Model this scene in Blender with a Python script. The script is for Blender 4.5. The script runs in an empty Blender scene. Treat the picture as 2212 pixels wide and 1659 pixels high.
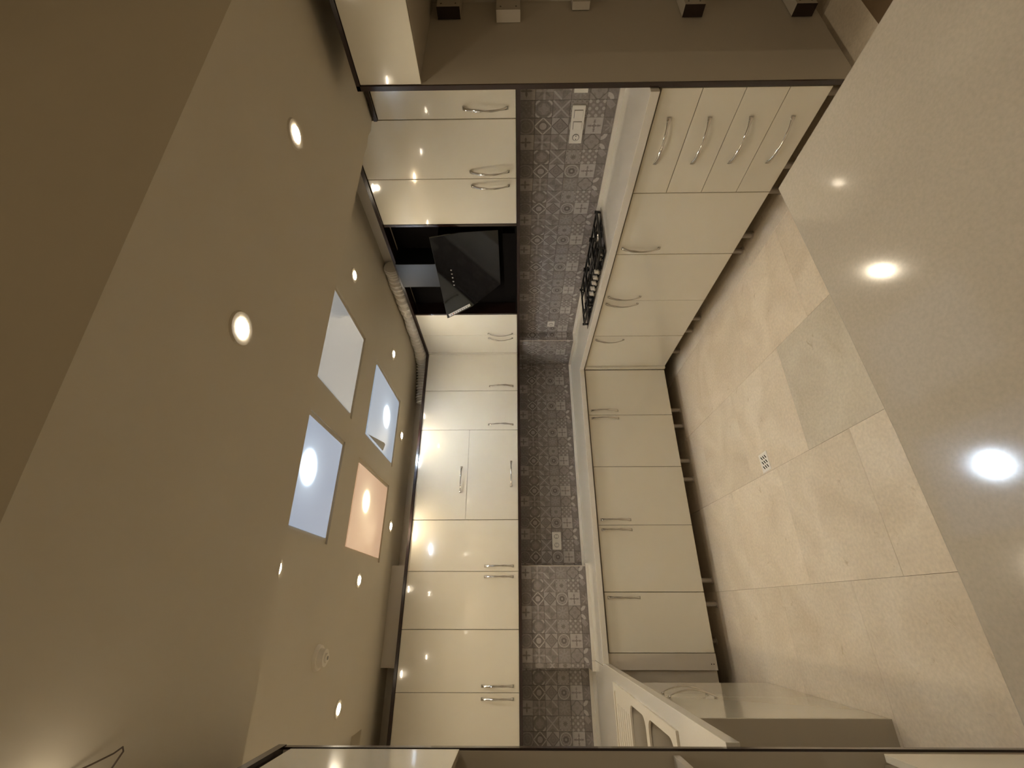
import bpy, bmesh, math, random
from mathutils import Vector, Matrix
random.seed(7)
C = bpy.context.scene.collection
R = math.radians

# ------------------------------------------------------------------ camera
F, YAW, PITCH, ROLL = 951.043, 0.4716, 0.01178, -0.00602
CAM = Vector((-1.964, -3.540, 1.463))
fw = Vector((math.sin(YAW)*math.cos(PITCH), math.cos(YAW)*math.cos(PITCH), math.sin(PITCH)))
rt = Vector((math.cos(YAW), -math.sin(YAW), 0))
up = rt.cross(fw)
r2 = rt*math.cos(ROLL)+up*math.sin(ROLL)
u2 = -rt*math.sin(ROLL)+up*math.cos(ROLL)
cd = bpy.data.cameras.new('camera'); cam = bpy.data.objects.new('camera', cd); C.objects.link(cam)
# the phone was held on its side: the room's "up" points to the left of the frame
ax_x, ax_y, ax_z = -u2, r2, -fw
m = Matrix.Identity(4)
for i in range(3):
    m[i][0], m[i][1], m[i][2], m[i][3] = ax_x[i], ax_y[i], ax_z[i], CAM[i]
cam.matrix_world = m
cd.sensor_width = 36; cd.sensor_fit = 'HORIZONTAL'
cd.lens = F*36/2212
cd.clip_start = 0.02; cd.clip_end = 60
bpy.context.scene.camera = cam

# ------------------------------------------------------------------ world, exposure
w = bpy.data.worlds.new('world'); bpy.context.scene.world = w; w.use_nodes = True
w.node_tree.nodes['Background'].inputs[0].default_value = (0.9, 0.78, 0.55, 1)
w.node_tree.nodes['Background'].inputs[1].default_value = 0.02
vs = bpy.context.scene.view_settings
vs.view_transform = 'Standard'; vs.look = 'None'; vs.exposure = 1.2; vs.gamma = 1; vs.use_curve_mapping = False

WARM = (1.0, 0.855, 0.625)
ZU, ZS = 2.5, 2.22          # upper and lower ceiling
LAMP_W = 5.2

# ------------------------------------------------------------------ materials
MAT = {}
def srgb(r, g, b):
    f = lambda c: (c/255/12.92) if c/255 <= .04045 else ((c/255+.055)/1.055)**2.4
    return (f(r), f(g), f(b), 1)
def mat(name, col, rough=.5, metal=0, coat=0, noise=0, nscale=20, bump=0, bscale=200, emit=None, estr=0, spec=None, trans=0):
    m = bpy.data.materials.new(name); m.use_nodes = True; nt = m.node_tree
    b = nt.nodes['Principled BSDF']
    b.inputs['Base Color'].default_value = col
    b.inputs['Roughness'].default_value = rough
    b.inputs['Metallic'].default_value = metal
    b.inputs['Coat Weight'].default_value = coat
    b.inputs['Coat Roughness'].default_value = .04
    if spec is not None: b.inputs['Specular IOR Level'].default_value = spec
    if emit:
        b.inputs['Emission Color'].default_value = emit; b.inputs['Emission Strength'].default_value = estr
    tc = None
    if noise or bump:
        tc = nt.nodes.new('ShaderNodeTexCoord')
    if noise:
        n = nt.nodes.new('ShaderNodeTexNoise'); n.inputs['Scale'].default_value = nscale; n.inputs['Detail'].default_value = 6
        nt.links.new(tc.outputs['Object'], n.inputs['Vector'])
        mx = nt.nodes.new('ShaderNodeMix'); mx.data_type = 'RGBA'
        mx.inputs[6].default_value = tuple(c*(1-noise) for c in col[:3])+(1,)
        mx.inputs[7].default_value = tuple(min(1, c*(1+noise)) for c in col[:3])+(1,)
        nt.links.new(n.outputs['Fac'], mx.inputs[0]); nt.links.new(mx.outputs[2], b.inputs['Base Color'])
    if bump:
        n2 = nt.nodes.new('ShaderNodeTexNoise'); n2.inputs['Scale'].default_value = bscale; n2.inputs['Detail'].default_value = 3
        nt.links.new(tc.outputs['Object'], n2.inputs['Vector'])
        bp = nt.nodes.new('ShaderNodeBump'); bp.inputs['Strength'].default_value = bump; bp.inputs['Distance'].default_value = .002
        nt.links.new(n2.outputs['Fac'], bp.inputs['Height']); nt.links.new(bp.outputs[0], b.inputs['Normal'])
    MAT[name] = m
    return m
mat('plaster', (.60, .545, .44, 1), .75, noise=.04, nscale=3, bump=.15, bscale=60)
mat('wall_paint', (.60, .54, .45, 1), .8, noise=.04, nscale=3)
mat('lacquer', (.70, .65, .53, 1), .12, coat=.8, noise=.015, nscale=2, bump=.02, bscale=4)
mat('carcass', (.58, .52, .43, 1), .5)
mat('niche_board', (.50, .45, .37, 1), .5, noise=.03, nscale=5)
mat('wenge', (.022, .010, .008, 1), .25, coat=.4, noise=.3, nscale=30)
mat('quartz', (.66, .62, .54, 1), .12, coat=.5, noise=.06, nscale=220)
mat('island_stone', (.53, .475, .39, 1), .10, coat=.5, noise=.14, nscale=160)
mat('chrome', (.62, .61, .59, 1), .10, metal=1)
mat('steel', (.045, .045, .046, 1), .38, metal=1, noise=.1, nscale=8)
mat('hob_steel', (.45, .43, .41, 1), .2, metal=1)
mat('knob_silver', (.80, .78, .74, 1), .3, metal=.6)
mat('black_glass', (.006, .006, .007, 1), .06, coat=.0, spec=.45)
mat('black_iron', (.008, .008, .008, 1), .35)
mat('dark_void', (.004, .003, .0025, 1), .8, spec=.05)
mat('white_plastic', (.75, .72, .66, 1), .3)
mat('leg_plastic', (.42, .37, .32, 1), .35)
mat('grey_plastic', (.25, .24, .22, 1), .4)
mat('sink_composite', (.62, .57, .47, 1), .3, noise=.05, nscale=300)
mat('sink_basin', (.30, .26, .20, 1), .35)
mat('duct_white', (.78, .73, .64, 1), .55)
mat('niche_floor', (.16, .105, .055, 1), .85, noise=.3, nscale=6)
mat('wire', (.10, .07, .05, 1), .5)
mat('lens', (1, 1, 1, 1), .4, emit=(1, .86, .66, 1), estr=40)
mat('globe', (1, 1, 1, 1), .4, emit=(1, .86, .66, 1), estr=6)
mat('lens_big', (1, 1, 1, 1), .4, emit=(1, .90, .74, 1), estr=60)
mat('label', (.72, .70, .68, 1), .5)
mat('print_grey', (.35, .33, .33, 1), .5)
mat('print_red', (.5, .15, .1, 1), .5)
mat('joint', (.58, .50, .39, 1), .7)

# small node-expression helper for the printed tile patterns
class E:
    nt = None
    def __init__(s, v): s.v = v
    def _op(s, op, o=None, o2=None):
        n = E.nt.nodes.new('ShaderNodeMath'); n.operation = op
        for i, a in enumerate((s, o, o2)):
            if a is None: continue
            a = a.v if isinstance(a, E) else a
            if isinstance(a, (int, float)): n.inputs[i].default_value = a
            else: E.nt.links.new(a, n.inputs[i])
        return E(n.outputs[0])
    def __add__(s, o): return s._op('ADD', o)
    def __sub__(s, o): return s._op('SUBTRACT', o)
    def __mul__(s, o): return s._op('MULTIPLY', o)
    def __rsub__(s, o): return E(float(o))._op('SUBTRACT', s)
    def abs(s): return s._op('ABSOLUTE')
    def lt(s, o): return s._op('LESS_THAN', o)
    def gt(s, o): return s._op('GREATER_THAN', o)
    def mx(s, o): return s._op('MAXIMUM', o)
    def mn(s, o): return s._op('MINIMUM', o)
    def cos(s): return s._op('COSINE')
    def at2(s, o): return s._op('ARCTAN2', o)
    def sqrt(s): return s._op('SQRT')
    def fr(s): return s._op('FRACT')
def pat_mat(key):
    row, j = key
    m = bpy.data.materials.new('tile_print'); m.use_nodes = True; nt = m.node_tree; E.nt = nt
    b = nt.nodes['Principled BSDF']; b.inputs['Roughness'].default_value = .32; b.inputs['Coat Weight'].default_value = .15
    tc = nt.nodes.new('ShaderNodeTexCoord'); sp = nt.nodes.new('ShaderNodeSeparateXYZ')
    nt.links.new(tc.outputs['Object'], sp.inputs[0])
    h = .0957/2
    x = E(sp.outputs[0])*(1/h); y = E(sp.outputs[2])*(1/h)
    ax, ay = x.abs(), y.abs(); r = (x*x+y*y).sqrt(); a = y.at2(x); d = ax+ay; s = ax.mx(ay); dg = (ax-ay).abs()
    band = lambda v, c, wd: (v-c).abs().lt(wd)
    edge = s.gt(.97)
    base = .30
    if key == ('A', 0): base = .12; v = band(r, .92, .07)*.25 + band(r*(1.0), .55, .04)*.15
    elif key == ('A', 1): base = .15; v = band(d, 1.02, .10)*.75 + r.lt(.42)*.6 + r.lt(.58)*-.15
    elif key == ('A', 2): base = .28; v = d.gt(1.0)*.35 + band(d, .93, .07)*-.28 + band(r, .35, .05)*-.12 + r.lt(.08)*-.2
    elif key == ('A', 3): base = .22; v = band(r, .86, .09)*.55 + band(r, .30, .09)*-.25 + band(r+(a*8).cos()*.06, .58, .10)*.25 + r.lt(.16)*.35
    elif key == ('A', 4):
        base = .78; fl = r.lt((a*4).cos()*.25+.42)*-.38 + band(r, .30, .05)*.3 + (ax.mn(ay)).lt(.04)*s.lt(.85)*-.35
        v = fl + band(s, .70, .04)*(ax.mn(ay)).lt(.18)*-.3
    elif key == ('A', 5): base = .16; v = r.lt((a*4).cos().abs()*.85)*.22 + dg.lt(.04)*.1
    elif key == ('B', 0): base = .58; v = r.lt((a*4).cos()*.2+.4)*-.35 + (ax.mn(ay)).lt(.05)*s.lt(.8)*-.25
    elif key == ('B', 1): base = .28; v = ((a*2+0).cos().abs()*-1+1.15-r).gt(.0)*-.0 + dg.lt((1-r).abs()*.35)*r.lt(1.15)*-.18 + (ax.mn(ay)).lt(.12)*.28
    elif key == ('B', 2): base = .34; v = (x*y).gt(0)*d.lt(1.0)*-.16 + band(d, 1.0, .14)*(x*y).lt(0)*.40 + r.lt(.35)*-.05
    elif key == ('B', 3): base = .30; v = r.lt((a*8).cos()*.25+.6)*.18 + band(r, .8, .05)*.08 + r.lt(.12)*-.2
    elif key == ('B', 4): base = .38; v = band(r+(a*4).cos()*-.10, .86, .07)*-.30 + ((x*6).cos()*(y*6).cos()).gt(.3)*r.lt(.7)*-.12
    elif key == ('B', 5): base = .20; v = band((ax-1)*(ax-1)+(ay-1)*(ay-1), .35, .25)*.65
    elif key == ('C', 0): base = .18; v = r.lt((a*6).cos()*.25+.5)*-.06 + ((x*9).cos()*(y*9).cos()).gt(.6)*.1
    elif key == ('C', 1): base = .24; v = band(r+(a*8).cos()*.03, .80, .10)*-.14 + band(r, 1.08, .10)*(dg).lt(.45)*.55 + r.lt((a*4).cos()*.12+.5)*.14
    elif key == ('C', 2): base = .26; v = dg.lt(.13)*.38 + (dg.gt(.55)*s.gt(.45))*-.12
    elif key == ('C', 3): base = .55; v = r.lt((a*8).cos()*.10+.30)*-.42 + band(r, .70, .05)*-.12 + r.gt(.82)*((x*12).cos()*(y*12).cos()).gt(.2)*-.35
    elif key == ('C', 4): base = .24; v = ((x*7.85).cos()+(y*7.85).cos()).gt(1.0)*.48 + ((x*7.85+3.14).cos()+(y*7.85+3.14).cos()).gt(1.1)*.25
    else: base = .18; v = (x+y).gt(.3)*(x-y).abs().lt(.5)*.25
    v = v+base+edge*-.12
    n = nt.nodes.new('ShaderNodeTexNoise'); n.inputs['Scale'].default_value = 90; n.inputs['Detail'].default_value = 5
    nt.links.new(tc.outputs['Object'], n.inputs['Vector'])
    v = v+(E(n.outputs['Fac'])-.5)*.35
    mx = nt.nodes.new('ShaderNodeMix'); mx.data_type = 'RGBA'; mx.clamp_factor = True
    mx.inputs[6].default_value = (.125, .104, .092, 1); mx.inputs[7].default_value = (.47, .43, .40, 1)
    nt.links.new(v.v, mx.inputs[0]); nt.links.new(mx.outputs[2], b.inputs['Base Color'])
    return m
PM = {}
for _r in 'ABC':
    for _j in range(6): PM[(_r, _j)] = pat_mat((_r, _j))

# marble floor tile
def marble():
    m = bpy.data.materials.new('marble'); m.use_nodes = True; nt = m.node_tree; b = nt.nodes['Principled BSDF']
    b.inputs['Roughness'].default_value = .22; b.inputs['Coat Weight'].default_value = .2; b.inputs['Coat Roughness'].default_value = .1
    tc = nt.nodes.new('ShaderNodeTexCoord'); oi = nt.nodes.new('ShaderNodeObjectInfo')
    add = nt.nodes.new('ShaderNodeVectorMath'); add.operation = 'ADD'
    sc = nt.nodes.new('ShaderNodeVectorMath'); sc.operation = 'SCALE'; sc.inputs['Scale'].default_value = 1
    cmb = nt.nodes.new('ShaderNodeCombineXYZ')
    mul = nt.nodes.new('ShaderNodeMath'); mul.operation = 'MULTIPLY'; mul.inputs[1].default_value = 40
    nt.links.new(oi.outputs['Random'], mul.inputs[0]); nt.links.new(mul.outputs[0], cmb.inputs[0]); nt.links.new(mul.outputs[0], cmb.inputs[1])
    nt.links.new(tc.outputs['Object'], add.inputs[0]); nt.links.new(cmb.outputs[0], add.inputs[1])
    n1 = nt.nodes.new('ShaderNodeTexNoise'); n1.inputs['Scale'].default_value = 3.2; n1.inputs['Detail'].default_value = 9; n1.inputs['Distortion'].default_value = .9
    n2 = nt.nodes.new('ShaderNodeTexNoise'); n2.inputs['Scale'].default_value = 9; n2.inputs['Detail'].default_value = 14; n2.inputs['Roughness'].default_value = .78; n2.inputs['Distortion'].default_value = .8
    for n in (n1, n2): nt.links.new(add.outputs[0], n.inputs['Vector'])
    cr = nt.nodes.new('ShaderNodeValToRGB')
    cr.color_ramp.elements[0].position = .30; cr.color_ramp.elements[0].color = (.63, .535, .41, 1)
    cr.color_ramp.elements[1].position = .66; cr.color_ramp.elements[1].color = (.74, .65, .52, 1)
    nt.links.new(n1.outputs['Fac'], cr.inputs[0])
    cr2 = nt.nodes.new('ShaderNodeValToRGB')
    cr2.color_ramp.elements[0].position = .32; cr2.color_ramp.elements[0].color = (.76, .71, .64, 1)
    cr2.color_ramp.elements[1].position = .40; cr2.color_ramp.elements[1].color = (1, 1, 1, 1)
    nt.links.new(n2.outputs['Fac'], cr2.inputs[0])
    mx = nt.nodes.new('ShaderNodeMix'); mx.data_type = 'RGBA'; mx.blend_type = 'MULTIPLY'; mx.inputs[0].default_value = 1
    nt.links.new(cr.outputs[0], mx.inputs[6]); nt.links.new(cr2.outputs[0], mx.inputs[7])
    hv = nt.nodes.new('ShaderNodeHueSaturation')
    mr = nt.nodes.new('ShaderNodeMapRange'); mr.inputs['To Min'].default_value = .92; mr.inputs['To Max'].default_value = 1.05
    nt.links.new(oi.outputs['Random'], mr.inputs[0]); nt.links.new(mr.outputs[0], hv.inputs['Value']); nt.links.new(mx.outputs[2], hv.inputs['Color'])
    mo = nt.nodes.new('ShaderNodeMix'); mo.data_type = 'RGBA'; mo.blend_type = 'MULTIPLY'; mo.inputs[0].default_value = 1
    nt.links.new(hv.outputs[0], mo.inputs[6]); nt.links.new(oi.outputs['Color'], mo.inputs[7])
    n3 = nt.nodes.new('ShaderNodeTexNoise'); n3.inputs['Scale'].default_value = 70; n3.inputs['Detail'].default_value = 4
    nt.links.new(tc.outputs['Object'], n3.inputs['Vector'])
    m3 = nt.nodes.new('ShaderNodeMapRange'); m3.inputs['From Min'].default_value = .3; m3.inputs['From Max'].default_value = .7; m3.inputs['To Min'].default_value = .92; m3.inputs['To Max'].default_value = 1.07
    nt.links.new(n3.outputs['Fac'], m3.inputs[0])
    m4 = nt.nodes.new('ShaderNodeVectorMath'); m4.operation = 'SCALE'
    nt.links.new(mo.outputs[2], m4.inputs[0]); nt.links.new(m3.outputs[0], m4.inputs['Scale'])
    nt.links.new(m4.outputs[0], b.inputs['Base Color'])
    return m
MAT['marble'] = marble()

def panel_mat(name, base, strength, hot, hotstr, hx, hy, sig):
    """back-lit diffuser: even glow plus the bulb showing through at one place"""
    m = bpy.data.materials.new(name); m.use_nodes = True; nt = m.node_tree; E.nt = nt
    b = nt.nodes['Principled BSDF']; b.inputs['Base Color'].default_value = (.4, .4, .4, 1); b.inputs['Roughness'].default_value = .15
    tc = nt.nodes.new('ShaderNodeTexCoord'); sp = nt.nodes.new('ShaderNodeSeparateXYZ'); nt.links.new(tc.outputs['Object'], sp.inputs[0])
    x = E(sp.outputs[0])-hx; y = E(sp.outputs[1])-hy
    d2 = (x*x+y*y)*(-1/(sig*sig)); g = E(math.e)._op('POWER', d2)
    d3 = (x*x+y*y)*(-1/(sig*sig*14)); g3 = E(math.e)._op('POWER', d3)
    st = g*hotstr+g3*(strength*.8)+strength
    mx = nt.nodes.new('ShaderNodeMix'); mx.data_type = 'RGBA'
    mx.inputs[6].default_value = base; mx.inputs[7].default_value = hot
    nt.links.new(g3.v, mx.inputs[0]); nt.links.new(mx.outputs[2], b.inputs['Emission Color']); nt.links.new(st.v, b.inputs['Emission Strength'])
    return m

# ------------------------------------------------------------------ mesh helpers
def bx(bm, x0, x1, y0, y1, z0, z1):
    vs = [bm.verts.new(p) for p in ((x0,y0,z0),(x1,y0,z0),(x1,y1,z0),(x0,y1,z0),(x0,y0,z1),(x1,y0,z1),(x1,y1,z1),(x0,y1,z1))]
    for f in ((0,3,2,1),(4,5,6,7),(0,1,5,4),(1,2,6,5),(2,3,7,6),(3,0,4,7)): bm.faces.new([vs[i] for i in f])
def cyl(bm, c, r, h, axis='z', n=24, r2=None):
    r2 = r if r2 is None else r2
    mt = Matrix.Translation(c)
    if axis == 'x': mt = mt @ Matrix.Rotation(R(90), 4, 'Y')
    if axis == 'y': mt = mt @ Matrix.Rotation(R(-90), 4, 'X')
    bmesh.ops.create_cone(bm, cap_ends=True, segments=n, radius1=r, radius2=r2, depth=h, matrix=mt)
def prism(bm, pts, z0, z1):
    lo = [bm.verts.new((x, y, z0)) for x, y in pts]; hi = [bm.verts.new((x, y, z1)) for x, y in pts]
    bm.faces.new(lo[::-1]); bm.faces.new(hi)
    for i in range(len(pts)):
        k = (i+1) % len(pts); bm.faces.new((lo[i], lo[k], hi[k], hi[i]))
def poly3(bm, pts, off):
    """flat plate through 3-D points, thickened by the vector off"""
    a = [bm.verts.new(p) for p in pts]; b = [bm.verts.new(Vector(p)+Vector(off)) for p in pts]
    bm.faces.new(a); bm.faces.new(b[::-1])
    for i in range(len(pts)):
        k = (i+1) % len(pts); bm.faces.new((a[k], a[i], b[i], b[k]))
def obj(name, bm, mt, parent=None, loc=None, bevel=0, smooth=False):
    bmesh.ops.recalc_face_normals(bm, faces=bm.faces)
    if bevel:
        bmesh.ops.bevel(bm, geom=[e for e in bm.edges if len(e.link_faces) == 2 and e.calc_face_angle() > .5], offset=bevel, segments=2, affect='EDGES', profile=.6)
    me = bpy.data.meshes.new(name)
    if loc is None and parent is not None:      # geometry given in world coordinates
        bmesh.ops.translate(bm, verts=bm.verts, vec=-parent.matrix_world_loc if hasattr(parent, 'matrix_world_loc') else -wl(parent))
    bm.to_mesh(me); bm.free()
    if smooth:
        for p in me.polygons: p.use_smooth = True
    me.materials.append(MAT[mt] if isinstance(mt, str) else mt)
    o = bpy.data.objects.new(name, me); C.objects.link(o)
    if parent: o.parent = parent
    if loc is not None: o.location = loc
    return o
def wl(o):
    v = Vector(o.location)
    while o.parent: o = o.parent; v = v+Vector(o.location)
    return v
def box(name, mt, parent, x0, x1, y0, y1, z0, z1, bevel=0):
    bm = bmesh.new(); bx(bm, x0, x1, y0, y1, z0, z1); return obj(name, bm, mt, parent, bevel=bevel)
def tag(o, label, cat, group=None):
    o['label'] = label; o['category'] = cat
    if group: o['group'] = group
    return o
def thing(name, label, cat, loc, group=None):
    o = bpy.data.objects.new(name, None); C.objects.link(o); o.location = loc; o.empty_display_size = .05
    return tag(o, label, cat, group)
def struct(name, bm, mt, bevel=0):
    o = obj(name, bm, mt, bevel=bevel); o['kind'] = 'structure'; return o
def carve(o, cutters, bevel=0):
    """boolean difference applied for real; cutters are boxes (x0,x1,y0,y1,z0,z1[,radius])"""
    tmp = []
    for c in cutters:
        bm = bmesh.new(); bx(bm, *c[:6])
        bmesh.ops.recalc_face_normals(bm, faces=bm.faces)
        if len(c) > 6:
            bmesh.ops.bevel(bm, geom=[e for e in bm.edges if abs((e.verts[0].co-e.verts[1].co).normalized().z) > .9], offset=c[6], segments=5, affect='EDGES', profile=.5)
        me = bpy.data.meshes.new('cut'); bm.to_mesh(me); bm.free()
        k = bpy.data.objects.new('cut', me); C.objects.link(k); tmp.append(k)
        md = o.modifiers.new('b', 'BOOLEAN'); md.operation = 'DIFFERENCE'; md.object = k; md.solver = 'EXACT'
    dg = bpy.context.evaluated_depsgraph_get(); dg.update()
    me = bpy.data.meshes.new_from_object(o.evaluated_get(dg)); o.modifiers.clear(); o.data = me
    for k in tmp: bpy.data.objects.remove(k)
def tube(bm, pts, r, n=8):
    pts = [Vector(p) for p in pts]; rings = []
    for i, p in enumerate(pts):
        t = (pts[min(i+1, len(pts)-1)]-pts[max(i-1, 0)]).normalized()
        s = t.cross(Vector((0, 0, 1)));
        if s.length < .1: s = t.cross(Vector((1, 0, 0)))
        s.normalize(); q = s.cross(t); rr = r(i) if callable(r) else r
        rings.append([bm.verts.new(p+s*rr*math.cos(2*math.pi*k/n)+q*rr*math.sin(2*math.pi*k/n)) for k in range(n)])
    for a, b in zip(rings, rings[1:]):
        for k in range(n): bm.faces.new((a[k], a[(k+1) % n], b[(k+1) % n], b[k]))
    bm.faces.new(rings[0][::-1]); bm.faces.new(rings[-1])

# bow handle, along z, mounted on the plane y=0 and arching towards -y
def handle_mesh(L=.236):
    bm = bmesh.new(); N = 20; rings = []
    for i in range(N+1):
        t = i/N; z = (t-.5)*L; s = math.sin(math.pi*t)
        out = .003+.030*s**.8
        wd = .0095-.0030*s+.0012*math.cos(6*math.pi*t); th = .0026+.0016*s
        tw = .5*math.sin(2*math.pi*t)
        dz = math.cos(math.pi*t)*.027*math.pi/L*.8
        tn = Vector((0, -dz, 1)).normalized(); nn = Vector((0, -1, -dz)).normalized(); ss = Vector((1, 0, 0))
        A = ss*math.cos(tw)+nn*math.sin(tw); B = -ss*math.sin(tw)+nn*math.cos(tw)
        c = Vector((0, -out, z))
        rings.append([bm.verts.new(c+A*wd*math.cos(k*math.pi/4)+B*th*math.sin(k*math.pi/4)) for k in range(8)])
    for a, b in zip(rings, rings[1:]):
        for k in range(8): bm.faces.new((a[k], a[(k+1) % 8], b[(k+1) % 8], b[k]))
    bm.faces.new(rings[0][::-1]); bm.faces.new(rings[-1])
    for s in (-1, 1): cyl(bm, (0, -.004, s*(L/2-.010)), .0055, .010, 'y', 10)
    bmesh.ops.recalc_face_normals(bm, faces=bm.faces)
    me = bpy.data.meshes.new('handle'); bm.to_mesh(me); bm.free()
    for p in me.polygons: p.use_smooth = True
    me.materials.append(MAT['chrome']); return me
HM = handle_mesh()
def handle(parent, wpos, face='y', horizontal=False):
    o = bpy.data.objects.new('handle', HM); C.objects.link(o); o.parent = parent
    o.location = Vector(wpos)-wl(parent)
    rz = {'y': 0, 'x': R(-90), '-x': R(90)}[face]
    mt = Matrix.Rotation(rz, 4, 'Z')
    if horizontal: mt = mt @ Matrix.Rotation(R(90), 4, 'Y')
    o.rotation_euler = mt.to_euler()
    return o
def door(parent, face, plane, a0, a1, z0, z1, hpos=None, hor=False, name='door', g=.0015):
    """door leaf whose front lies on 'plane'; a0..a1 along the run; hpos = (a, z) of the handle centre"""
    t = .018
    if face == 'y': d = box(name, 'lacquer', parent, a0+g, a1-g, plane, plane+t, z0+g, z1-g, .001)
    elif face == 'x': d = box(name, 'lacquer', parent, plane, plane+t, a0+g, a1-g, z0+g, z1-g, .001)
    else: d = box(name, 'lacquer', parent, plane-t, plane, a0+g, a1-g, z0+g, z1-g, .001)
    if hpos:
        p = (hpos[0], plane-.001, hpos[1]) if face == 'y' else ((plane-.001 if face == 'x' else plane+.001), hpos[0], hpos[1])
        handle(d, p, face, hor)
    return d

# ------------------------------------------------------------------ room shell
WX, WY, CY, LX = .46, .56, .35, -2.95       # tiled wall, back wall, column face, left wall
# floor: slab with single tiles laid on it
bm = bmesh.new(); bx(bm, -3.1, .9, -6.2, .75, -.12, -.012); floor = struct('floor', bm, 'joint')
ft = None
xs = [-.655-.6*k for k in range(-3, 5)]
ys = [-1.40+.6*k for k in range(-8, 4)]
def tile_shared(w, d):
    bm = bmesh.new(); bx(bm, -w/2, w/2, -d/2, d/2, -.012, 0)
    bmesh.ops.recalc_face_normals(bm, faces=bm.faces)
    bmesh.ops.bevel(bm, geom=[e for e in bm.edges if min(e.verts[0].co.z, e.verts[1].co.z) > -.001], offset=.0008, segments=1, affect='EDGES')
    me = bpy.data.meshes.new('floor_tile'); bm.to_mesh(me); bm.free(); me.materials.append(MAT['marble']); return me
FT = tile_shared(.599, .599)
for i, x in enumerate(xs[:-1]):
    cx = x-.3
    off = .0 if i % 2 == 1 else -.30
    for y in ys:
        cy = y-.3+off
        if cx < -3.3 or cx > .95 or cy > .85 or cy < -5.9: continue
        # tiles cut at the walls
        x0, x1, y0, y1 = max(cx-.2995, -2.95), min(cx+.2995, .68), cy-.2995, min(cy+.2995, .56)
        if x1-x0 < .02 or y1-y0 < .02: continue
        if cx > -.05 and y1 < -2.46: continue   # no marble in the fridge niche, a plain brown floor patch instead
        if x1-x0 > .59 and y1-y0 > .59: me = FT
        else: me = tile_shared(x1-x0, y1-y0)
        o = bpy.data.objects.new('floor_tile', me); C.objects.link(o); o.parent = floor
        o.location = ((x0+x1)/2, (y0+y1)/2, 0)
        if i == 3 and abs(cy+1.7) < .1: o.color = (.925, .95, .955, 1)
        elif i == 2: o.color = (1.0, .985, .97, 1)
box('niche_floor_patch', 'niche_floor', floor, -.02, .68, -6.2, -2.465, -.012, -.001)

def wall(name, x0, x1, y0, y1, z0, z1, mt='wall_paint'):
    bm = bmesh.new(); bx(bm, x0, x1, y0, y1, z0, z1); return struct(name, bm, mt)
wall_right = wall('wall_right', WX, .80, -2.442, .70, -.1, 2.6)
wall_back = wall('wall_back', -3.1, WX, WY, .70, -.1, 2.6)
column = wall('trim_1', -2.36, -1.65, CY, WY, 0, ZU); column['kind'] = 'structure'
corner_col = wall('trim_2', .365, WX, .10, WY, 0, ZU)
wall_left = wall('wall_left', -3.1, LX, -6.2, WY, -.1, 2.9)
wall_niche = wall('wall_right.001', .70, .80, -6.2, -2.443, -.1, 2.9)
wall_rear = wall('wall_rear', -3.1, .80, -6.3, -6.2, -.1, 2.9)

# the upper ceiling with four light wells
PAN = [(-.88, -.34, -1.71, -1.03), (-.895, -.35, -.705, -.03), (-1.625, -1.10, -1.71, -1.06), (-1.63, -1.11, -.74, -.05)]
bm = bmesh.new(); bx(bm, -3.1, .8, -2.09, .7, ZU, ZU+.10); ceiling = struct('ceiling', bm, 'plaster')
mg = .03
cuts = [(a-mg, b+mg, c-mg, d+mg, ZU-.05, ZU+.03) for a, b, c, d in PAN]
cuts += [(-2.94, -2.67, -.90, .056, ZU-.05, ZU+.06)]
# lower ceiling near the camera; its edge is a little ragged beside the wall cabinets
edge = [(-3.1, -1.965), (-1.72, -2.045), (-1.3, -2.072), (-.77, -2.093), (-.03, -2.105), (.06, -2.112), (.13, -2.104), (.20, -2.116), (.26, -2.100), (.33, -2.118), (.8, -2.118)]
bm = bmesh.new(); prism(bm, [(-3.1, -2.806), (.8, -3.05)]+edge[::-1], ZS, 2.90)
soffit = struct('ceiling.001', bm, 'plaster')
bm = bmesh.new(); bx(bm, -3.1, .8, -6.2, -2.90, 2.867, 2.95); struct('ceiling.002', bm, 'plaster')
carve(ceiling, cuts)

# ------------------------------------------------------------------ backsplash tiles
TS = .0957; ZJ = [1.405-TS*j for j in range(6)]
BT = {}
def bs_mesh(key, w):
    k = (key, round(w, 4))
    if k not in BT:
        bm = bmesh.new(); bx(bm, -w/2, w/2, -.004, .004, -TS/2+.0004, TS/2-.0004)
        bmesh.ops.recalc_face_normals(bm, faces=bm.faces)
        bmesh.ops.bevel(bm, geom=[e for e in bm.edges if e.verts[0].co.y < -.003 and e.verts[1].co.y < -.003], offset=.0007, segments=1, affect='EDGES')
        me = bpy.data.meshes.new('tile'); bm.to_mesh(me); bm.free(); me.materials.append(PM[key]); BT[k] = me
    return BT[k]
def lay(parent, face, plane, a0, a1, a_ref, sgn):
    """tiles whose A-row centres sit at a_ref + 3k*TS; sgn = +1/-1 direction in which the order A,B,C runs"""
    k0 = int(math.floor(min((a0-a_ref)*sgn, (a1-a_ref)*sgn)/TS))-1; k1 = int(math.ceil(max((a0-a_ref)*sgn, (a1-a_ref)*sgn)/TS))+1
    for k in range(k0, k1+1):
        c = a_ref+sgn*k*TS; lo, hi = max(a0, c-TS/2+.0004), min(a1, c+TS/2-.0004)
        if hi-lo < .008: continue
        full = hi-lo > TS-.002
        for j, z in enumerate(ZJ):
            me = bs_mesh(('ABC'[k % 3], j), hi-lo)
            o = bpy.data.objects.new('tile', me); C.objects.link(o); o.parent = parent
            mid = (lo+hi)/2
            if face == 'y': o.location = (mid, plane-.003, z)
            else: o.location = (plane-.003, mid, z); o.rotation_euler = (0, 0, R(-90))
lay(wall_right, 'x', WX, -2.44, .097, -1.702, 1)
lay(wall_back, 'y', WY, -1.65, .362, -.704, -1)
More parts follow.
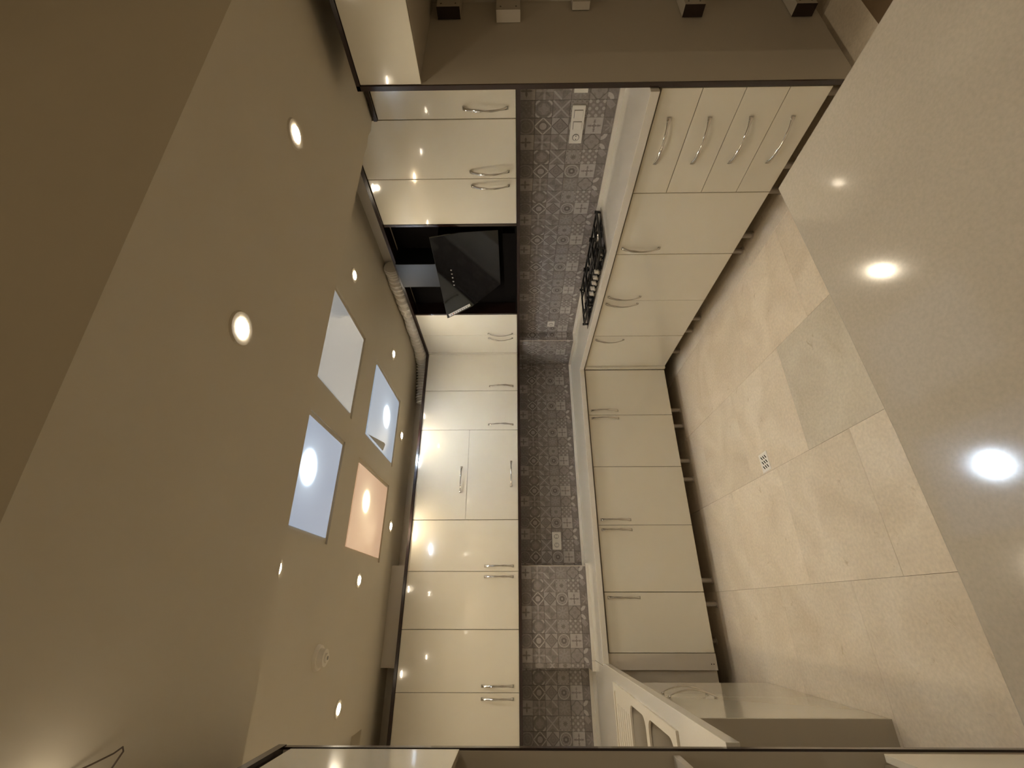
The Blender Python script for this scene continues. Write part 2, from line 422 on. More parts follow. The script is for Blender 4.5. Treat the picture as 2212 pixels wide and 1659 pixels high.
lay(wall_back, 'y', WY, -2.94, -2.362, -2.54, -1)
lay(column, 'y', CY, -2.36, -1.65, -1.896, -1)
lay(corner_col, 'y', .10, .368, .458, -.704, -1)
lay(corner_col, 'x', .365, .103, .55, -1.702, 1)

# ------------------------------------------------------------------ base cabinets
ZB, ZT, WT0, WT1 = .12, .842, .853, .893
def legs(parent, pts, h=ZB):
    for x, y in pts:
        bm = bmesh.new(); cyl(bm, (x, y, h/2+.004), .017, h-.008, n=16); cyl(bm, (x, y, .004), .024, .008, n=16); cyl(bm, (x, y, h-.006), .024, .010, n=16)
        obj('leg', bm, 'leg_plastic', parent, smooth=False)
def base_back(x0, x1, dp, doors, label, hs):
    t = thing('base_cabinet', label, 'cabinet', ((x0+x1)/2, .2, 0), 'base cabinets under the back worktop')
    box('body', 'carcass', t, x0+.001, x1-.001, .020, dp, ZB, ZT)
    for (a, b), h in zip(doors, hs): door(t, 'y', 0, a, b, ZB, ZT, (h, .703))
    return t
t = base_back(-.465, -.02, WY-.02, [(-.466, -.022)], 'cream base cabinet with one door, in the inner corner of the back run', [-.428]); legs(t, [(-.375, .115), (-.375, .42), (-.10, .42)])
t = base_back(-.925, -.467, WY-.02, [(-.926, -.467)], 'cream single-door base cabinet, second from the corner under the back worktop', [-.500]); legs(t, [(-.528, .115), (-.845, .115), (-.528, .42), (-.845, .42)])
t = base_back(-1.645, -.927, WY-.02, [(-1.389, -.927), (-1.857, -1.389)], 'cream two-door base cabinet in the middle of the back run', [-1.350, -1.425]); legs(t, [(-1.005, .110), (-1.775, .115), (-1.005, .42)])
box('body', 'carcass', t, -1.855, -1.645, .020, CY-.02, ZB, ZT)
t = base_back(-2.235, -1.858, CY-.02, [(-2.236, -1.858)], 'cream single-door base cabinet at the left end of the back run', [-1.894]); legs(t, [(-1.935, .112), (-2.18, .25)])
t = thing('filler_panel', 'plain cream filler panel with two small dark holes, left of the back run', 'panel', (-2.36, .1, 0))
box('strip', 'carcass', t, -2.335, -2.238, -.004, .016, ZB, ZT+.008)
box('blind_front', 'niche_board', t, -2.94, -2.33, .020, .038, ZB, ZT)
for z in (.142, .158): 
    bm = bmesh.new(); cyl(bm, (-2.30, -.0045, z), .0035, .002, 'y', 10); obj('screw_hole', bm, 'dark_void', t)
bm = bmesh.new(); cyl(bm, (-2.325, -.0045, .846), .005, .002, 'y', 10); obj('screw_hole', bm, 'dark_void', t)

# hob run, fronts on x = 0
def base_hob(y0, y1, label, name='base_cabinet'):
    t = thing(name, label, 'cabinet' if name != 'drawer_cabinet' else 'drawer unit', (.2, (y0+y1)/2, 0), 'base cabinets under the hob worktop' if name != 'drawer_cabinet' else None)
    box('body', 'carcass', t, .020, WX-.02, y0+.001, y1-.001, ZB, ZT)
    return t
t = base_hob(-2.441, -1.908, 'cream cabinet of four drawers with bow handles beside the tall panel', 'drawer_cabinet')
zd = [ZB, .299, .483, .667, ZT]
for i in range(4):
    door(t, 'x', 0, -2.440, -1.909, zd[i], zd[i+1], (-2.199, (.222, .408, .592, .775)[i]), True, 'drawer')
legs(t, [(.10, -2.36), (.10, -1.99), (.38, -2.36), (.38, -1.99)])
t = base_hob(-1.907, -1.455, 'cream single-door base cabinet between the drawers and the hob'); door(t, 'x', 0, -1.907, -1.455, ZB, ZT, (-1.510, .703)); legs(t, [(.10, -1.835), (.10, -1.505), (.38, -1.83), (.38, -1.51)])
t = base_hob(-1.453, -.532, 'cream two-door base cabinet directly under the gas hob')
door(t, 'x', 0, -1.453, -.991, ZB, ZT, (-1.040, .703)); door(t, 'x', 0, -.991, -.532, ZB, ZT, (-.960, .703)); legs(t, [(.10, -1.372), (.10, -.628), (.38, -1.37), (.38, -.63)])
t = base_hob(-.530, -.001, 'cream single-door base cabinet in the corner past the hob'); door(t, 'x', 0, -.530, -.035, ZB, ZT, (-.483, .703)); legs(t, [(.10, -.456), (.10, -.119), (.38, -.45), (.38, -.12)])
box('corner_strip', 'lacquer', t, -.019, .018, -.033, -.003, ZB, ZT)

# left run: sink cabinet standing to the floor
t = thing('sink_cabinet', 'glossy cream two-door sink cabinet standing on the floor at the left', 'cabinet', (-2.6, -.9, 0))
box('body', 'niche_board', t, -2.92, -2.372, -1.376, -.445, .0, .70)
box('end_panel', 'niche_board', t, -2.92, -2.372, -1.376, -1.362, .7005, ZT+.008); box('end_panel', 'niche_board', t, -2.92, -2.372, -.459, -.445, .7005, ZT+.008)
box('end_panel', 'niche_board', t, -2.92, -2.351, -1.3825, -1.3785, 0, ZT+.008)  # thin plate colouring the door's near edge in the shade tone
d1 = door(t, '-x', -2.35, -.905, -.442, 0.004, ZT, (-.835, .625)); d2 = door(t, '-x', -2.35, -1.378, -.905, .004, ZT, (-.950, .625))

# worktops
t = thing('worktop', 'pale glossy stone worktop running round the hob wall and the back wall', 'worktop', (0, 0, WT0))
bm = bmesh.new()
prism(bm, [(-.025, -2.440), (WX-.008, -2.440), (WX-.008, .09), (.356, .09), (.356, WY-.008), (-1.642, WY-.008), (-1.642, CY-.008), (-2.308, CY-.008), (-2.308, -.025), (-.025, -.025)], WT0, WT1)
obj('slab', bm, 'quartz', t, bevel=.0025)
def upstand(pts, par):
    bm = bmesh.new()
    for x0, x1, y0, y1 in pts: bx(bm, x0, x1, y0, y1, WT1, WT1+.025)
    return obj('upstand', bm, 'quartz', par)
upstand([(WX-.024, WX-.008, -2.440, .09)], t); upstand([(.345, WX-.024, .078, .090)], t); upstand([(.340, .356, .092, WY-.01)], t)
upstand([(-1.642, .34, WY-.026, WY-.010)], t); upstand([(-2.310, -1.636, CY-.024, CY-.010)], t)
t2 = thing('worktop', 'pale stone worktop of the left run with the inset sink', 'worktop', (-2.6, -.6, WT0))
bm = bmesh.new(); prism(bm, [(-2.945, -1.998), (-2.293, -1.998), (-2.293, -.05), (-2.3105, -.03), (-2.3105, CY-.010), (-2.945, CY-.010)], WT0, WT1); sl = obj('slab', bm, 'quartz', t2, bevel=.0025)
o2 = wl(t2)
carve(sl, [(-2.87, -2.38, -1.535, -.39, WT0-.05, WT1+.05)])
bm = bmesh.new(); bx(bm, -2.945, -2.372, CY-.010, WY-.010, WT0, WT1); obj('slab', bm, 'quartz', t2)
upstand([(-2.94, -2.366, WY-.026, WY-.010), (-2.378, -2.362, CY-.008, WY-.028), (-2.378, -2.312, CY-.024, CY-.010)], t2)

# sink
t = thing('sink', 'cream composite sink with drainer and two basins set in the left worktop', 'sink', (-2.63, -.9, WT1))
bm = bmesh.new(); bx(bm, -2.89, -2.355, -1.560, -.370, WT1+.0005, WT1+.010); rim = obj('rim', bm, 'sink_composite', t)
o3 = wl(t)
def rel(*a): return a
carve(rim, [rel(-2.84, -2.395, -1.105, -.80, WT1-.1, WT1+.1, .05), rel(-2.84, -2.390, -1.515, -1.155, WT1-.1, WT1+.1, .05), rel(-2.85, -2.392, -.770, -.400, WT1+.004, WT1+.1, .02)])
def basin(a, b, c, d, dep):
    bm = bmesh.new(); bx(bm, a, b, c, d, WT1-dep, WT1+.0005)
    bm.faces.ensure_lookup_table()
    for f in [f for f in bm.faces if f.calc_center_median().z > WT1]: bm.faces.remove(f)
    bmesh.ops.bevel(bm, geom=[e for e in bm.edges if len(e.link_faces) == 2], offset=.045, segments=5, affect='EDGES', profile=.5)
    o = obj('basin', bm, 'sink_basin', t, smooth=True)
    md = o.modifiers.new('s', 'SOLIDIFY'); md.thickness = .004; md.offset = 1
    return o
basin(-2.841, -2.394, -1.106, -.799, .15); basin(-2.841, -2.389, -1.516, -1.154, .17)
for k in range(6):
    y = -.45-k*.055; box('drainer_rib', 'sink_composite', t, -2.82, -2.45, y-.006, y+.006, WT1+.004, WT1+.0065, .001)
bm = bmesh.new(); cyl(bm, (-2.63, -.94, WT1-.148), .035, .004); obj('waste', bm, 'chrome', t)
bm = bmesh.new(); cyl(bm, (-2.63, -1.33, WT1-.168), .035, .004); obj('waste', bm, 'chrome', t)

# hose lying in the empty appliance bay
bm = bmesh.new(); tube(bm, [(-2.425, -1.52, .012), (-2.44, -1.56, .014), (-2.455, -1.62, .010), (-2.50, -1.68, .010), (-2.60, -1.70, .010), (-2.72, -1.66, .010)], .008)
tag(obj('drain_hose', bm, 'wire', smooth=True), 'thin dark hose lying on the floor in the empty bay beside the sink cabinet', 'hose')

# ------------------------------------------------------------------ wall cabinets
UX, UY, UB, UT = .330, .283, 1.460, 2.355
UH = 1.618
def wall_cab(label, loc, grp='cream wall cabinets'): return thing('wall_cabinet', label, 'wall cabinet', loc, grp)
def ub(x0, x1, dp, label): 
    t = wall_cab(label, ((x0+x1)/2, .4, UB)); box('body', 'carcass', t, x0+.001, x1-.001, UY+.020, dp, UB, UT); return t
BW, BC = WY-.012, CY-.006
t = ub(-.488, .325, BW, 'cream two-door wall cabinet filling the corner of the back run')
door(t, 'y', UY, -.086, .326, UB, UT, (-.040, UH)); door(t, 'y', UY, -.489, -.087, UB, UT, (-.440, UH))
t = ub(-1.297, -.490, BW, 'cream wall cabinet with two lift-up flaps, one above the other')
door(t, 'y', UY, -1.297, -.490, UB, 1.907, (-.905, 1.521), True, 'flap'); door(t, 'y', UY, -1.297, -.490, 1.907, UT, (-.955, 1.962), True, 'flap')
t = ub(-1.645, -1.299, BW, 'cream two-door wall cabinet left of the lift-up flaps'); box('body', 'carcass', t, -2.105, -1.645, UY+.020, BC, UB, UT)
door(t, 'y', UY, -1.698, -1.299, UB, UT, (-1.660, UH)); door(t, 'y', UY, -2.106, -1.699, UB, UT, (-1.739, UH))
t = ub(-2.358, -2.107, BC, 'cream two-door wall cabinet at the left end of the back wall'); box('body', 'carcass', t, -2.94, -2.358, UY+.020, BW, UB, UT)
door(t, 'y', UY, -2.503, -2.107, UB, UT, (-2.463, UH)); door(t, 'y', UY, -2.905, -2.504, UB, UT, (-2.540, UH))
def uh(y0, y1, top, label): 
    t = wall_cab(label, (.4, (y0+y1)/2, UB)); box('body', 'carcass', t, UX+.020, WX-.012, y0+.001, y1-.001, UB, top); return t
t = uh(-2.440, -2.114, 2.189, 'shorter cream single-door wall cabinet beside the tall panel'); door(t, 'x', UX, -2.440, -2.114, UB, 2.189, (-2.172, UH))
t = uh(-2.111, -1.386, UT, 'tall cream two-door wall cabinet on the near side of the extractor hood')
door(t, 'x', UX, -2.111, -1.752, UB, UT, (-1.802, UH)); door(t, 'x', UX, -1.751, -1.404, UB, UT, (-1.705, UH))
box('end_panel', 'wenge', t, UX-.002, WX-.012, -1.402, -1.384, UB, UT)
t = uh(-.380, .262, UT, 'cream two-door wall cabinet between the extractor hood and the corner')
box('corner_strip', 'lacquer', t, UX-.004, UX+.016, .260, UY+.016, UB, UT)
door(t, 'x', UX, -.380, -.055, UB, UT, (-.090, UH)); door(t, 'x', UX, -.054, .258, UB, UT, (-.012, UH))
box('end_panel', 'wenge', t, UX-.002, WX-.012, -.400, -.382, UB, UT)
# dark boards under and over the wall cabinets
t = thing('cabinet_trim', 'dark brown board edging along the top and bottom of the wall cabinets', 'trim', (.3, .3, UB))
bm = bmesh.new(); bx(bm, UX-.012, WX-.012, -2.440, .085, UB-.022, UB-.001); bx(bm, UX-.012, .350, .085, UY-.012, UB-.022, UB-.001); obj('bottom_board', bm, 'wenge', t)
bm = bmesh.new(); bx(bm, -1.645, .350, UY-.012, BW, UB-.022, UB-.001); bx(bm, -2.365, -1.645, UY-.012, BC, UB-.022, UB-.001); bx(bm, -2.94, -2.365, UY-.012, BW, UB-.022, UB-.001); obj('bottom_board', bm, 'wenge', t)
bm = bmesh.new(); bx(bm, UX-.014, UX+.10, -2.111, UY-.014, UT+.001, UT+.022); obj('top_board', bm, 'wenge', t)
bm = bmesh.new(); bx(bm, -2.94, UX-.014+.11, UY-.014, UY+.050, UT+.001, UT+.022); obj('top_board', bm, 'wenge', t)
bm = bmesh.new(); bx(bm, UX-.014, WX-.012, -2.440, -2.114, 2.190, 2.208); obj('top_board', bm, 'wenge', t)
# hood bay back
t = thing('hood_bay_panel', 'dark brown back panel behind the extractor hood', 'panel', (.44, -.9, UB))
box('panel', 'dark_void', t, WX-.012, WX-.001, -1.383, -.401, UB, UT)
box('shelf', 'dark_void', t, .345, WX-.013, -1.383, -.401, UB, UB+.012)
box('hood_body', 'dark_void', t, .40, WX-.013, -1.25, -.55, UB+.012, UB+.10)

# extractor hood: slanted black glass with a steel chimney
t = thing('extractor_hood', 'slanted black glass extractor hood with a steel chimney between the wall cabinets', 'extractor hood', (.38, -.94, 1.58))
def hx(z): return .222+(2.045-z)*.395
HP = [(-1.385, 2.040), (-.482, 2.048), (-.535, 1.838), (-.700, 1.594), (-1.28, 1.590), (-1.355, 1.838)]
bm = bmesh.new(); poly3(bm, [(hx(z), y, z) for y, z in HP], (.010, 0, .004)); obj('glass_panel', bm, 'black_glass', t, bevel=.002)
bm = bmesh.new(); HB = [(-1.33, 2.0), (-.53, 2.0), (-.58, 1.84), (-.72, 1.66), (-1.25, 1.66), (-1.31, 1.84)]
a = [bm.verts.new((hx(z)+.016, y, z)) for y, z in HB]; b = [bm.verts.new((WX-.014, y, z)) for y, z in HB]
bm.faces.new(a); bm.faces.new(b[::-1])
for i in range(6): bm.faces.new((a[(i+1) % 6], a[i], b[i], b[(i+1) % 6]))
obj('housing', bm, 'dark_void', t)
bm = bmesh.new(); bx(bm, .285, .445, -1.070, -.815, 1.95, UT-.002); obj('chimney', bm, 'steel', t, bevel=.002)
def on_glass(y0, y1, z0, z1, mt, nm, lift=.003, par=None):
    bm = bmesh.new(); poly3(bm, [(hx(z)-lift, y, z) for y, z in ((y0, z0), (y1, z0), (y1, z1), (y0, z1))], (.0015, 0, 0)); return obj(nm, bm, mt, par or t)
bm = bmesh.new(); LP = [(-.500, 2.028), (-.553, 1.850), (-.585, 1.855), (-.534, 2.034)]
poly3(bm, [(hx(z)-.003, y, z) for y, z in LP], (.0015, 0, 0)); lab = obj('paper_label', bm, 'label', t)
for k in range(9):
    f = .10+k*.095; zc = 2.028-.178*f; yc = -.500-.053*f-.016
    bm = bmesh.new(); poly3(bm, [(hx(zz)-.0048, yy, zz) for yy, zz in ((yc-.011, zc-.001), (yc+.011, zc-.003), (yc+.011, zc+.003), (yc-.011, zc+.005))], (.0008, 0, 0))
    obj('printed_line', bm, 'print_red' if k == 1 else 'print_grey', lab)
for k in range(5):
    y = -1.035+k*.042; bm = bmesh.new(); cyl(bm, (hx(1.945)-.003, y, 1.945), .006, .003, 'x', 12); obj('touch_key', bm, 'grey_plastic', t)

# flexible white duct lying on the wall cabinets
ctl = [(.40, -.92, 2.432), (.395, -.80, 2.436), (.39, -.60, 2.435), (.385, -.30, 2.430), (.375, -.05, 2.435), (.36, .15, 2.438), (.31, .33, 2.438), (.22, .43, 2.44), (.10, .47, 2.438), (-.02, .49, 2.432), (-.12, .50, 2.425)]
path = []
for i in range(len(ctl)-1):
    p0, p1, p2, p3 = [Vector(ctl[max(0, min(len(ctl)-1, i+d))]) for d in (-1, 0, 1, 2)]
    for s in range(16):
        u = s/16; path.append(.5*((2*p1)+(p2-p0)*u+(2*p0-5*p1+4*p2-p3)*u*u+(3*p1-p0-3*p2+p3)*u**3))
bm = bmesh.new(); tube(bm, path, lambda i: .0520+(.009 if i % 4 in (0, 1) else -.007)+.004*math.sin(i*.35), 18)
tag(obj('ventilation_duct', bm, 'duct_white'), 'white ribbed flexible duct lying on top of the wall cabinets in the corner', 'duct')

# ------------------------------------------------------------------ gas hob
t = thing('gas_hob', 'black five-burner gas hob with silver knobs set in the worktop', 'hob', (.22, -1.02, WT1))
HX0, HX1, HY0, HY1 = .028, .425, -1.447, -.594
bm = bmesh.new(); bx(bm, HX0, HX1, HY0, HY1, WT1+.001, WT1+.007); obj('plate', bm, 'hob_steel', t, bevel=.003)
box('plate_inset', 'black_glass', t, HX0+.020, HX1-.020, HY0+.020, HY1-.020, WT1+.007, WT1+.009)
burn = [(.135+.0, -1.30, .030), (.315, -1.30, .036), (.235, -1.02, .055), (.150, -.745, .036), (.320, -.745, .030)]
for x, y, r in burn:
    bm = bmesh.new(); cyl(bm, (x, y, WT1+.015), r*1.15, .012, r2=r); b_ = obj('burner', bm, 'hob_steel', t)
    bm = bmesh.new(); cyl(bm, (x, y, WT1+.0245), r*.85, .007); obj('burner_cap', bm, 'black_iron', b_)
def grate(y0, y1, x0, x1):
    bm = bmesh.new(); z = WT1+.030; h = .006
    def bar(xa, ya, xb, yb, w=.0065, zz=z):
        v = Vector((xb-xa, yb-ya, 0)); n = Vector((-v.y, v.x, 0)).normalized()*w
        prism(bm, [(xa-n.x, ya-n.y), (xb-n.x, yb-n.y), (xb+n.x, yb+n.y), (xa+n.x, ya+n.y)], zz-h, zz+h)
    bar(x0, y0, x1, y0); bar(x0, y1, x1, y1); bar(x0, y0, x0, y1); bar(x1, y0, x1, y1)
    ym = (y0+y1)/2; xm = (x0+x1)/2
    for xx in ((x0+xm)/2, (x1+xm)/2): bar(xx, y0, xx, y0+(y1-y0)*.33); bar(xx, y1, xx, y1-(y1-y0)*.33)
    bar(x0, ym, x0+(x1-x0)*.34, ym); bar(x1, ym, x1-(x1-x0)*.34, ym); 
    for xx in (x0, x1):
        for yy in (y0, y1): bx(bm, xx-.006, xx+.006, yy-.006, yy+.006, WT1+.009, z)
    for xx in (x0, x1):
        for yy in (y0, y1): bx(bm, xx-.007, xx+.007, yy-.007, yy+.007, z, z+.014)
    obj('grate', bm, 'black_iron', t)
grate(-1.425, -1.185, .085, .405); grate(-1.170, -.870, .125, .405); grate(-.855, -.615, .060, .405)
for k in range(5):
    y = -1.215+k*.058; kb = bmesh.new(); cyl(kb, (.070, y, WT1+.013), .020, .008, n=20); k0 = obj('knob', kb, 'chrome', t)
    kb = bmesh.new(); cyl(kb, (.075, y, WT1+.027), .0165, .022, n=20, r2=.0145); bx(kb, .075-.014, .075+.014, y-.003, y+.003, WT1+.038, WT1+.043); obj('knob_grip', kb, 'knob_silver', k0)

# ------------------------------------------------------------------ switches and sockets
def socket_face(par, face, plane, a, z):
    if face == 'x':
        bm = bmesh.new(); cyl(bm, (plane-.011, a, z), .020, .003, 'x', 24); s = obj('socket', bm, 'grey_plastic', par)
        bm = bmesh.new(); cyl(bm, (plane-.0125, a, z), .016, .002, 'x', 24); obj('socket_well', bm, 'white_plastic', s)
        for d in (-.0095, .0095):
            bm = bmesh.new(); cyl(bm, (plane-.0135, a+d, z), .0028, .002, 'x', 8); obj('pin_hole', bm, 'dark_void', s)
    else:
        bm = bmesh.new(); cyl(bm, (a, plane-.011, z), .020, .003, 'y', 24); s = obj('socket', bm, 'grey_plastic', par)
        bm = bmesh.new(); cyl(bm, (a, plane-.0125, z), .016, .002, 'y', 24); obj('socket_well', bm, 'white_plastic', s)
        for d in (-.0095, .0095):
            bm = bmesh.new(); cyl(bm, (a+d, plane-.0135, z), .0028, .002, 'y', 8); obj('pin_hole', bm, 'dark_void', s)
pl = WX-.006
t = thing('switch_plate', 'white plate of two square switches and a round socket on the tiles', 'switch', (WX, -2.0, 1.12))
box('plate', 'white_plastic', t, pl-.010, pl-.001, -2.107, -1.890, 1.083, 1.155, .002)
for yc in (-2.062, -1.998):
    box('switch_frame', 'grey_plastic', t, pl-.0115, pl-.0098, yc-.023, yc+.023, 1.095, 1.143, .0005); box('rocker', 'white_plastic', t, pl-.014, pl-.0112, yc-.020, yc+.023, 1.095, 1.140, .001)
socket_face(t, 'x', pl, -1.928, 1.119)
t = thing('switch_plate', 'white switch plate partly hidden behind the tall panel edge', 'switch', (WX, -2.25, 1.12))
box('plate', 'white_plastic', t, pl-.010, pl-.001, -2.27, -2.172, 1.083, 1.155, .002); box('rocker', 'white_plastic', t, pl-.014, pl-.010, -2.262, -2.205, 1.095, 1.143, .001)
t = thing('wall_socket', 'small white single socket on the tiles at the far end of the hob wall', 'socket', (WX, -.06, 1.138))
box('plate', 'white_plastic', t, pl-.010, pl-.001, -.105, -.022, 1.105, 1.172, .002); socket_face(t, 'x', pl, -.063, 1.138)
t = thing('wall_socket', 'white double socket on the dark tiles of the back wall', 'socket', (-1.43, WY, 1.124))
pb = WY-.006
box('plate', 'white_plastic', t, -1.507, -1.359, pb-.010, pb-.001, 1.084, 1.163, .002); socket_face(t, 'y', pb, -1.397, 1.124); socket_face(t, 'y', pb, -1.469, 1.124)

# ------------------------------------------------------------------ tall panel, fridge niche and the cupboard over it
t = thing('fridge_housing', 'tall fridge housing with a dark-edged side panel and a cream cupboard over the open niche', 'cabinet', (.3, -2.9, 0))
box('side_panel', 'niche_board', t, .004, .698, -2.463, -2.445, .03, 2.118)
box('panel_edge', 'wenge', t, -.003, .0035, -2.464, -2.444, .03, 2.135)
box('top_board', 'wenge', t, -.003, .20, -3.42, -2.444, 2.119, 2.135)
box('side_panel', 'niche_board', t, .004, .698, -3.42, -3.402, .03, 2.118)
box('cupboard', 'niche_board', t, .022, .66, -3.40, -2.465, 1.868, 2.118)
d = door(t, 'x', .002, -2.93, -2.466, 1.858, 2.118); d = door(t, 'x', .002, -3.40, -2.932, 1.858, 2.118)
blk = [(.535, .700, 1.722, 1.830, 'wenge'), (.498, .700, 1.438, 1.550, 'carcass'), (.520, .700, .582, .675, 'wenge'), (.512, .690, .070, .165, 'wenge')]
nm = ['highest wooden block fixed to the niche side panel, dark end', 'second wooden block down the niche side panel, pale end', 'third wooden block down the niche side panel, near the middle of its height', 'lowest wooden block on the niche side panel, close to the floor']
for (x0, x1, z0, z1, em), lb in zip(blk, nm):
    t = thing('spacer_block', lb, 'block', ((x0+x1)/2, -2.49, z0), 'blocks on the niche side panel')
    box('block', 'niche_board', t, x0+.002, x1, -2.515, -2.465, z0, z1, .001)
    box('end_face', em, t, x0, x0+.0018, -2.515, -2.465, z0, z1)
    for zz in (z0+.02, z1-.02):
        bm = bmesh.new(); cyl(bm, (x0+.03, -2.5155, zz), .004, .002, 'y', 8); obj('screw', bm, 'wire', t)
t = thing('wall_socket', 'small pale socket inside the fridge niche', 'socket', (.69, -2.50, 1.14))
box('plate', 'carcass', t, .600, .697, -2.50, -2.466, 1.105, 1.188, .002); box('slot', 'dark_void', t, .64, .665, -2.503, -2.499, 1.135, 1.160)

# ------------------------------------------------------------------ tall unit at the left edge
t = thing('oven_housing', 'tall cream oven housing with dark edging at the left, its appliance niche empty', 'cabinet', (-2.65, -2.2, 0))
TX, TY = -2.305, -2.000
box('side_panel', 'niche_board', t, -2.92, TX-.004, TY-.018, TY, 0, 2.11)
box('panel_edge', 'wenge', t, TX-.0035, TX+.002, TY-.018, TY+.001, 0, 2.11)
box('top_board', 'wenge', t, -2.92, TX+.004, -3.00, TY+.001, 2.111, 2.133)
box('side_panel', 'niche_board', t, -2.92, TX-.004, -3.00, -2.982, 0, 2.11)
box('back_panel', 'niche_board', t, -2.93, -2.921, -3.00, TY-.019, 0, 2.11)
box('cupboard', 'niche_board', t, -2.92, TX-.03, -2.98, TY-.02, 1.635, 2.109)
box('plinth_box', 'niche_board', t, -2.92, TX-.03, -2.98, TY-.02, 0.0, .490)
box('shelf', 'niche_board', t, -2.92, TX-.012, -2.98, TY-.02, 1.03, 1.048)
door(t, '-x', TX, -2.49, TY-.022, 1.625, 2.090, (-2.45, 1.76)); door(t, '-x', TX, -2.98, -2.494, 1.625, 2.090)
door(t, '-x', TX, -2.98, TY-.050, .03, .505, None, False, 'drawer')

# ------------------------------------------------------------------ island slab under the camera
t = thing('island', 'large glossy speckled beige stone island in the foreground', 'island', (-1.6, -3.5, 0))
HI = .82
pts = [(-1.045, -2.786), (-1.45, -2.812), (-1.70, -2.826), (-1.95, -2.832), (-2.14, -2.832), (-2.14, -4.60), (-1.025, -4.60)]
bm = bmesh.new(); prism(bm, pts, HI-.04, HI); obj('slab', bm, 'island_stone', t, bevel=.003)
box('cabinet_base', 'lacquer', t, -2.10, -1.12, -4.5, -2.92, .08, HI-.041)
box('plinth', 'wenge', t, -2.06, -1.16, -4.45, -2.98, 0, .079)

# floor drain
t = thing('floor_drain', 'small white slotted drain cover set in the marble floor', 'drain', (-1.192, -.990, 0))
t.rotation_euler = (0, 0, R(3))
bm = bmesh.new(); bx(bm, -.055, .055, -.045, .045, -.004, .003); fr = obj('frame', bm, 'white_plastic', t, loc=(0, 0, 0), bevel=.001)
carve(fr, [(-1.192-.045, -1.192+.045, -.990-.037, -.990+.037, .0012, .01)])
for i in range(3):
    for j in range(3):
        bm = bmesh.new(); bx(bm, -.012, .012, -.0032, .0032, 0, .0009); s = obj('slot', bm, 'dark_void', t, loc=(-.028+i*.028, -.021+j*.021, .0013)); s.rotation_euler = (0, 0, R(35))

# smoke detector
t = thing('smoke_detector', 'white round smoke detector on the ceiling left of the light panels', 'smoke detector', (-2.19, -.90, ZU))
for (r, h, z, m_) in ((.062, .016, .008, 'duct_white'), (.044, .030, .030, 'duct_white')):
    bm = bmesh.new(); cyl(bm, (-2.19, -.90, ZU-z), r*.92, h, n=32, r2=r); obj('base' if r > .05 else 'housing', bm, m_, t)
bm = bmesh.new(); cyl(bm, (-2.19, -.90, ZU-.050), .022, .010, n=24); c_ = obj('cap', bm, 'duct_white', t)
bm = bmesh.new(); cyl(bm, (-2.19, -.90, ZU-.056), .009, .003, n=16); obj('grille', bm, 'grey_plastic', c_)

# loose wire hanging from the lower ceiling
bm = bmesh.new(); pw = [(-2.215+.0, -2.62, ZS), (-2.205, -2.57, ZS-.015), (-2.198, -2.535, ZS-.022), (-2.192, -2.520, ZS-.024), (-2.200, -2.512, ZS-.022), (-2.225, -2.520, ZS-.015), (-2.26, -2.535, ZS)]
tube(bm, pw, .0016, 6); tag(obj('loose_wire', bm, 'wire', smooth=True), 'thin loop of wire hanging from the lower ceiling', 'wire')

# ------------------------------------------------------------------ lights
t = thing('added_bulb', 'small bare bulb added out of view for the glow past the loose wire loop', 'ceiling light', (-2.25, -2.66, ZS))  # added just outside the frame to make the lower ceiling glow
bm = bmesh.new(); tube(bm, [(-2.25, -2.66, ZS), (-2.248, -2.66, ZS-.02), (-2.25, -2.66, ZS-.035)], .0015, 6); obj('cord', bm, 'wire', t)
bm = bmesh.new(); bmesh.ops.create_uvsphere(bm, u_segments=16, v_segments=10, radius=.016, matrix=Matrix.Translation((-2.25, -2.66, ZS-.051))); obj('globe', bm, 'globe', t, smooth=True)
ld = bpy.data.lights.new('point', 'POINT'); ld.energy = .13; ld.color = WARM; ld.shadow_soft_size = .018
lo = bpy.data.objects.new('bulb', ld); C.objects.link(lo); lo.parent = t; lo.location = (0, 0, -.051)
def downlight(x, y, z, label, power=LAMP_W, big=False):
    t = thing('downlight', label, 'ceiling light', (x, y, z), 'recessed ceiling spots')
    bm = bmesh.new(); cyl(bm, (x, y, z-.003), .046, .006, n=32, r2=.050); obj('ring', bm, 'plaster', t)
    bm = bmesh.new(); cyl(bm, (x, y, z-.0062), .026, .003, n=24); obj('lens', bm, 'lens_big' if big else 'lens', t)
    ld = bpy.data.lights.new('spot', 'SPOT'); ld.energy = power; ld.color = WARM; ld.spot_size = R(160); ld.spot_blend = 1; ld.shadow_soft_size = .022
    lo = bpy.data.objects.new('bulb', ld); C.objects.link(lo); lo.parent = t; lo.location = (0, 0, -.035)
downlight(-.074, -1.370, ZU, 'ceiling spot over the gas hob')
downlight(-.068, -.386, ZU, 'ceiling spot near the ribbed duct by the corner')
downlight(-.592, .150, ZU, 'ceiling spot beside the panel with the dark wedge, close to the back cabinets', LAMP_W*.5)
downlight(-1.370, .150, ZU, 'ceiling spot beyond the orange panel, close to the back cabinets', LAMP_W*.5)
downlight(-1.812, -1.512, ZU, 'ceiling spot left of the large blue-white panel')
downlight(-1.802, -.434, ZU, 'ceiling spot left of the orange panel')
downlight(-2.476, -.471, ZU, 'ceiling spot past the smoke detector')
downlight(-2.445, -1.640, ZU, 'ceiling spot at the left beside the oven housing top')
downlight(-.518, -2.596, ZS, 'lower-ceiling spot nearer the fridge housing', LAMP_W*.8)
downlight(-1.281, -2.545, ZS, 'lower-ceiling spot with the widest glare, nearest overhead', LAMP_W*.8, True)

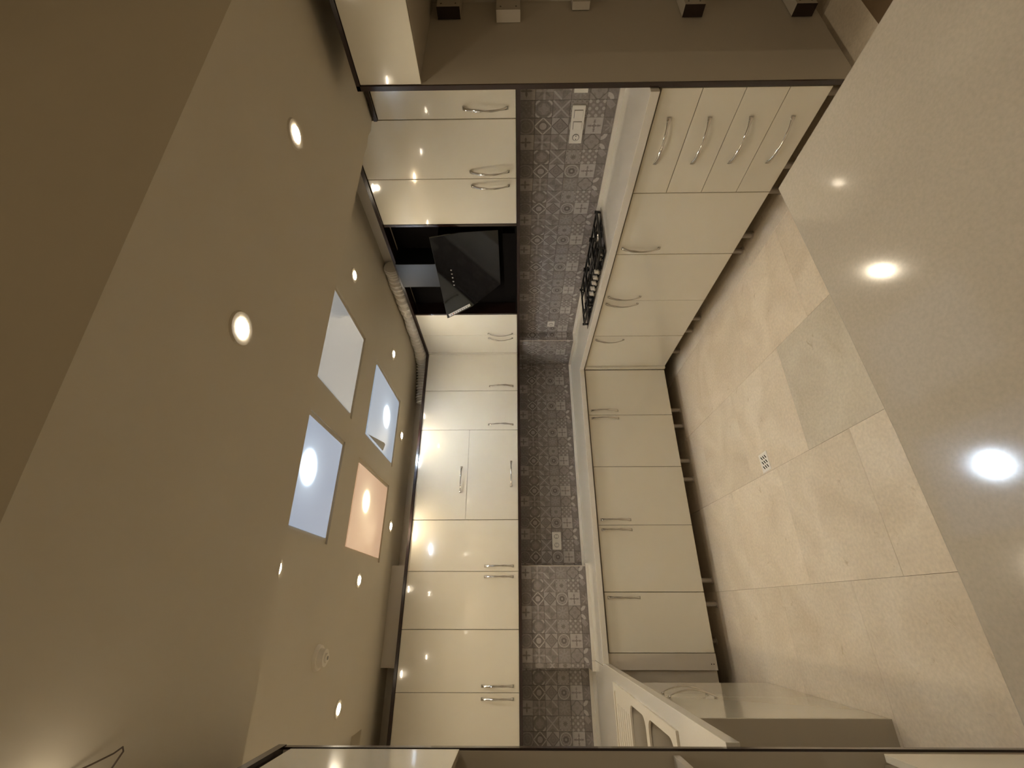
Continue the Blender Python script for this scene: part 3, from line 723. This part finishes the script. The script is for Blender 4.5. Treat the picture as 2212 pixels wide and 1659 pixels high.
for hx_, hy_ in ((-2.0, -5.9), (-.6, -5.9)):  # hall spots added out of view to fill the fascia and niche panel
    downlight(hx_, hy_, 2.867, 'added hall fill spot on the %s side, unseen behind the island' % ('left' if hx_ < -1 else 'right'), LAMP_W*4)
PL = [('unlit pale square light panel in the ceiling nearest the hob', None),
      ('blue-white lit light panel with a dark wedge along one end', (( .62, .78, 1, 1), 0.17, (.72, .86, 1, 1), 330, (-.604, -.316), .034)),
      ('large blue-white lit light panel at the edge of the lower ceiling', ((.55, .72, 1, 1), 0.17, (.70, .85, 1, 1), 170, (-1.337, -1.415), .036)),
      ('warm orange lit light panel in the ceiling', ((1, .60, .36, 1), 0.20, (1, .80, .5, 1), 100, (-1.310, -.500), .032))]
for (a, b, c, d), (lb, spec) in zip(PAN, PL):
    cx, cy = (a+b)/2, (c+d)/2
    t = thing('light_panel', lb, 'ceiling light', (cx, cy, ZU), 'square light panels')
    if spec is None:
        pm = mat('panel_off_glow', (.62, .64, .64, 1), .10, coat=1, emit=(.75, .80, .85, 1), estr=.13)  # slight emission stands in for light reflected by the unlit panel
    else:
        base, st, hot, hs, (hx_, hy_), sg = spec
        pm = panel_mat('panel_lit', base, st, hot, hs, hx_-cx, hy_-cy, sg)
    bm = bmesh.new(); w_, h_ = (b-a)/2, (d-c)/2; bx(bm, -w_, w_, -h_, h_, .002, .008); pn = obj('diffuser', bm, pm, t, loc=(0, 0, 0))
    bm = bmesh.new()
    W2, H2 = w_+mg, h_+mg
    bx(bm, -W2, W2, -H2, -h_, .010, .016); bx(bm, -W2, W2, h_, H2, .010, .016); bx(bm, -W2, -w_, -h_, h_, .010, .016); bx(bm, w_, W2, -h_, h_, .010, .016)
    obj('frame', bm, 'plaster', t, loc=(0, 0, 0))
    if 'wedge' in lb:
        bm = bmesh.new(); prism(bm, [(-w_+.012, -h_+.05), (-w_+.012, -h_+.40), (-w_+.075, -h_+.44), (-w_+.080, -h_+.41)], -.001, .0015); obj('gap', bm, 'grey_plastic', t, loc=(0, 0, 0))
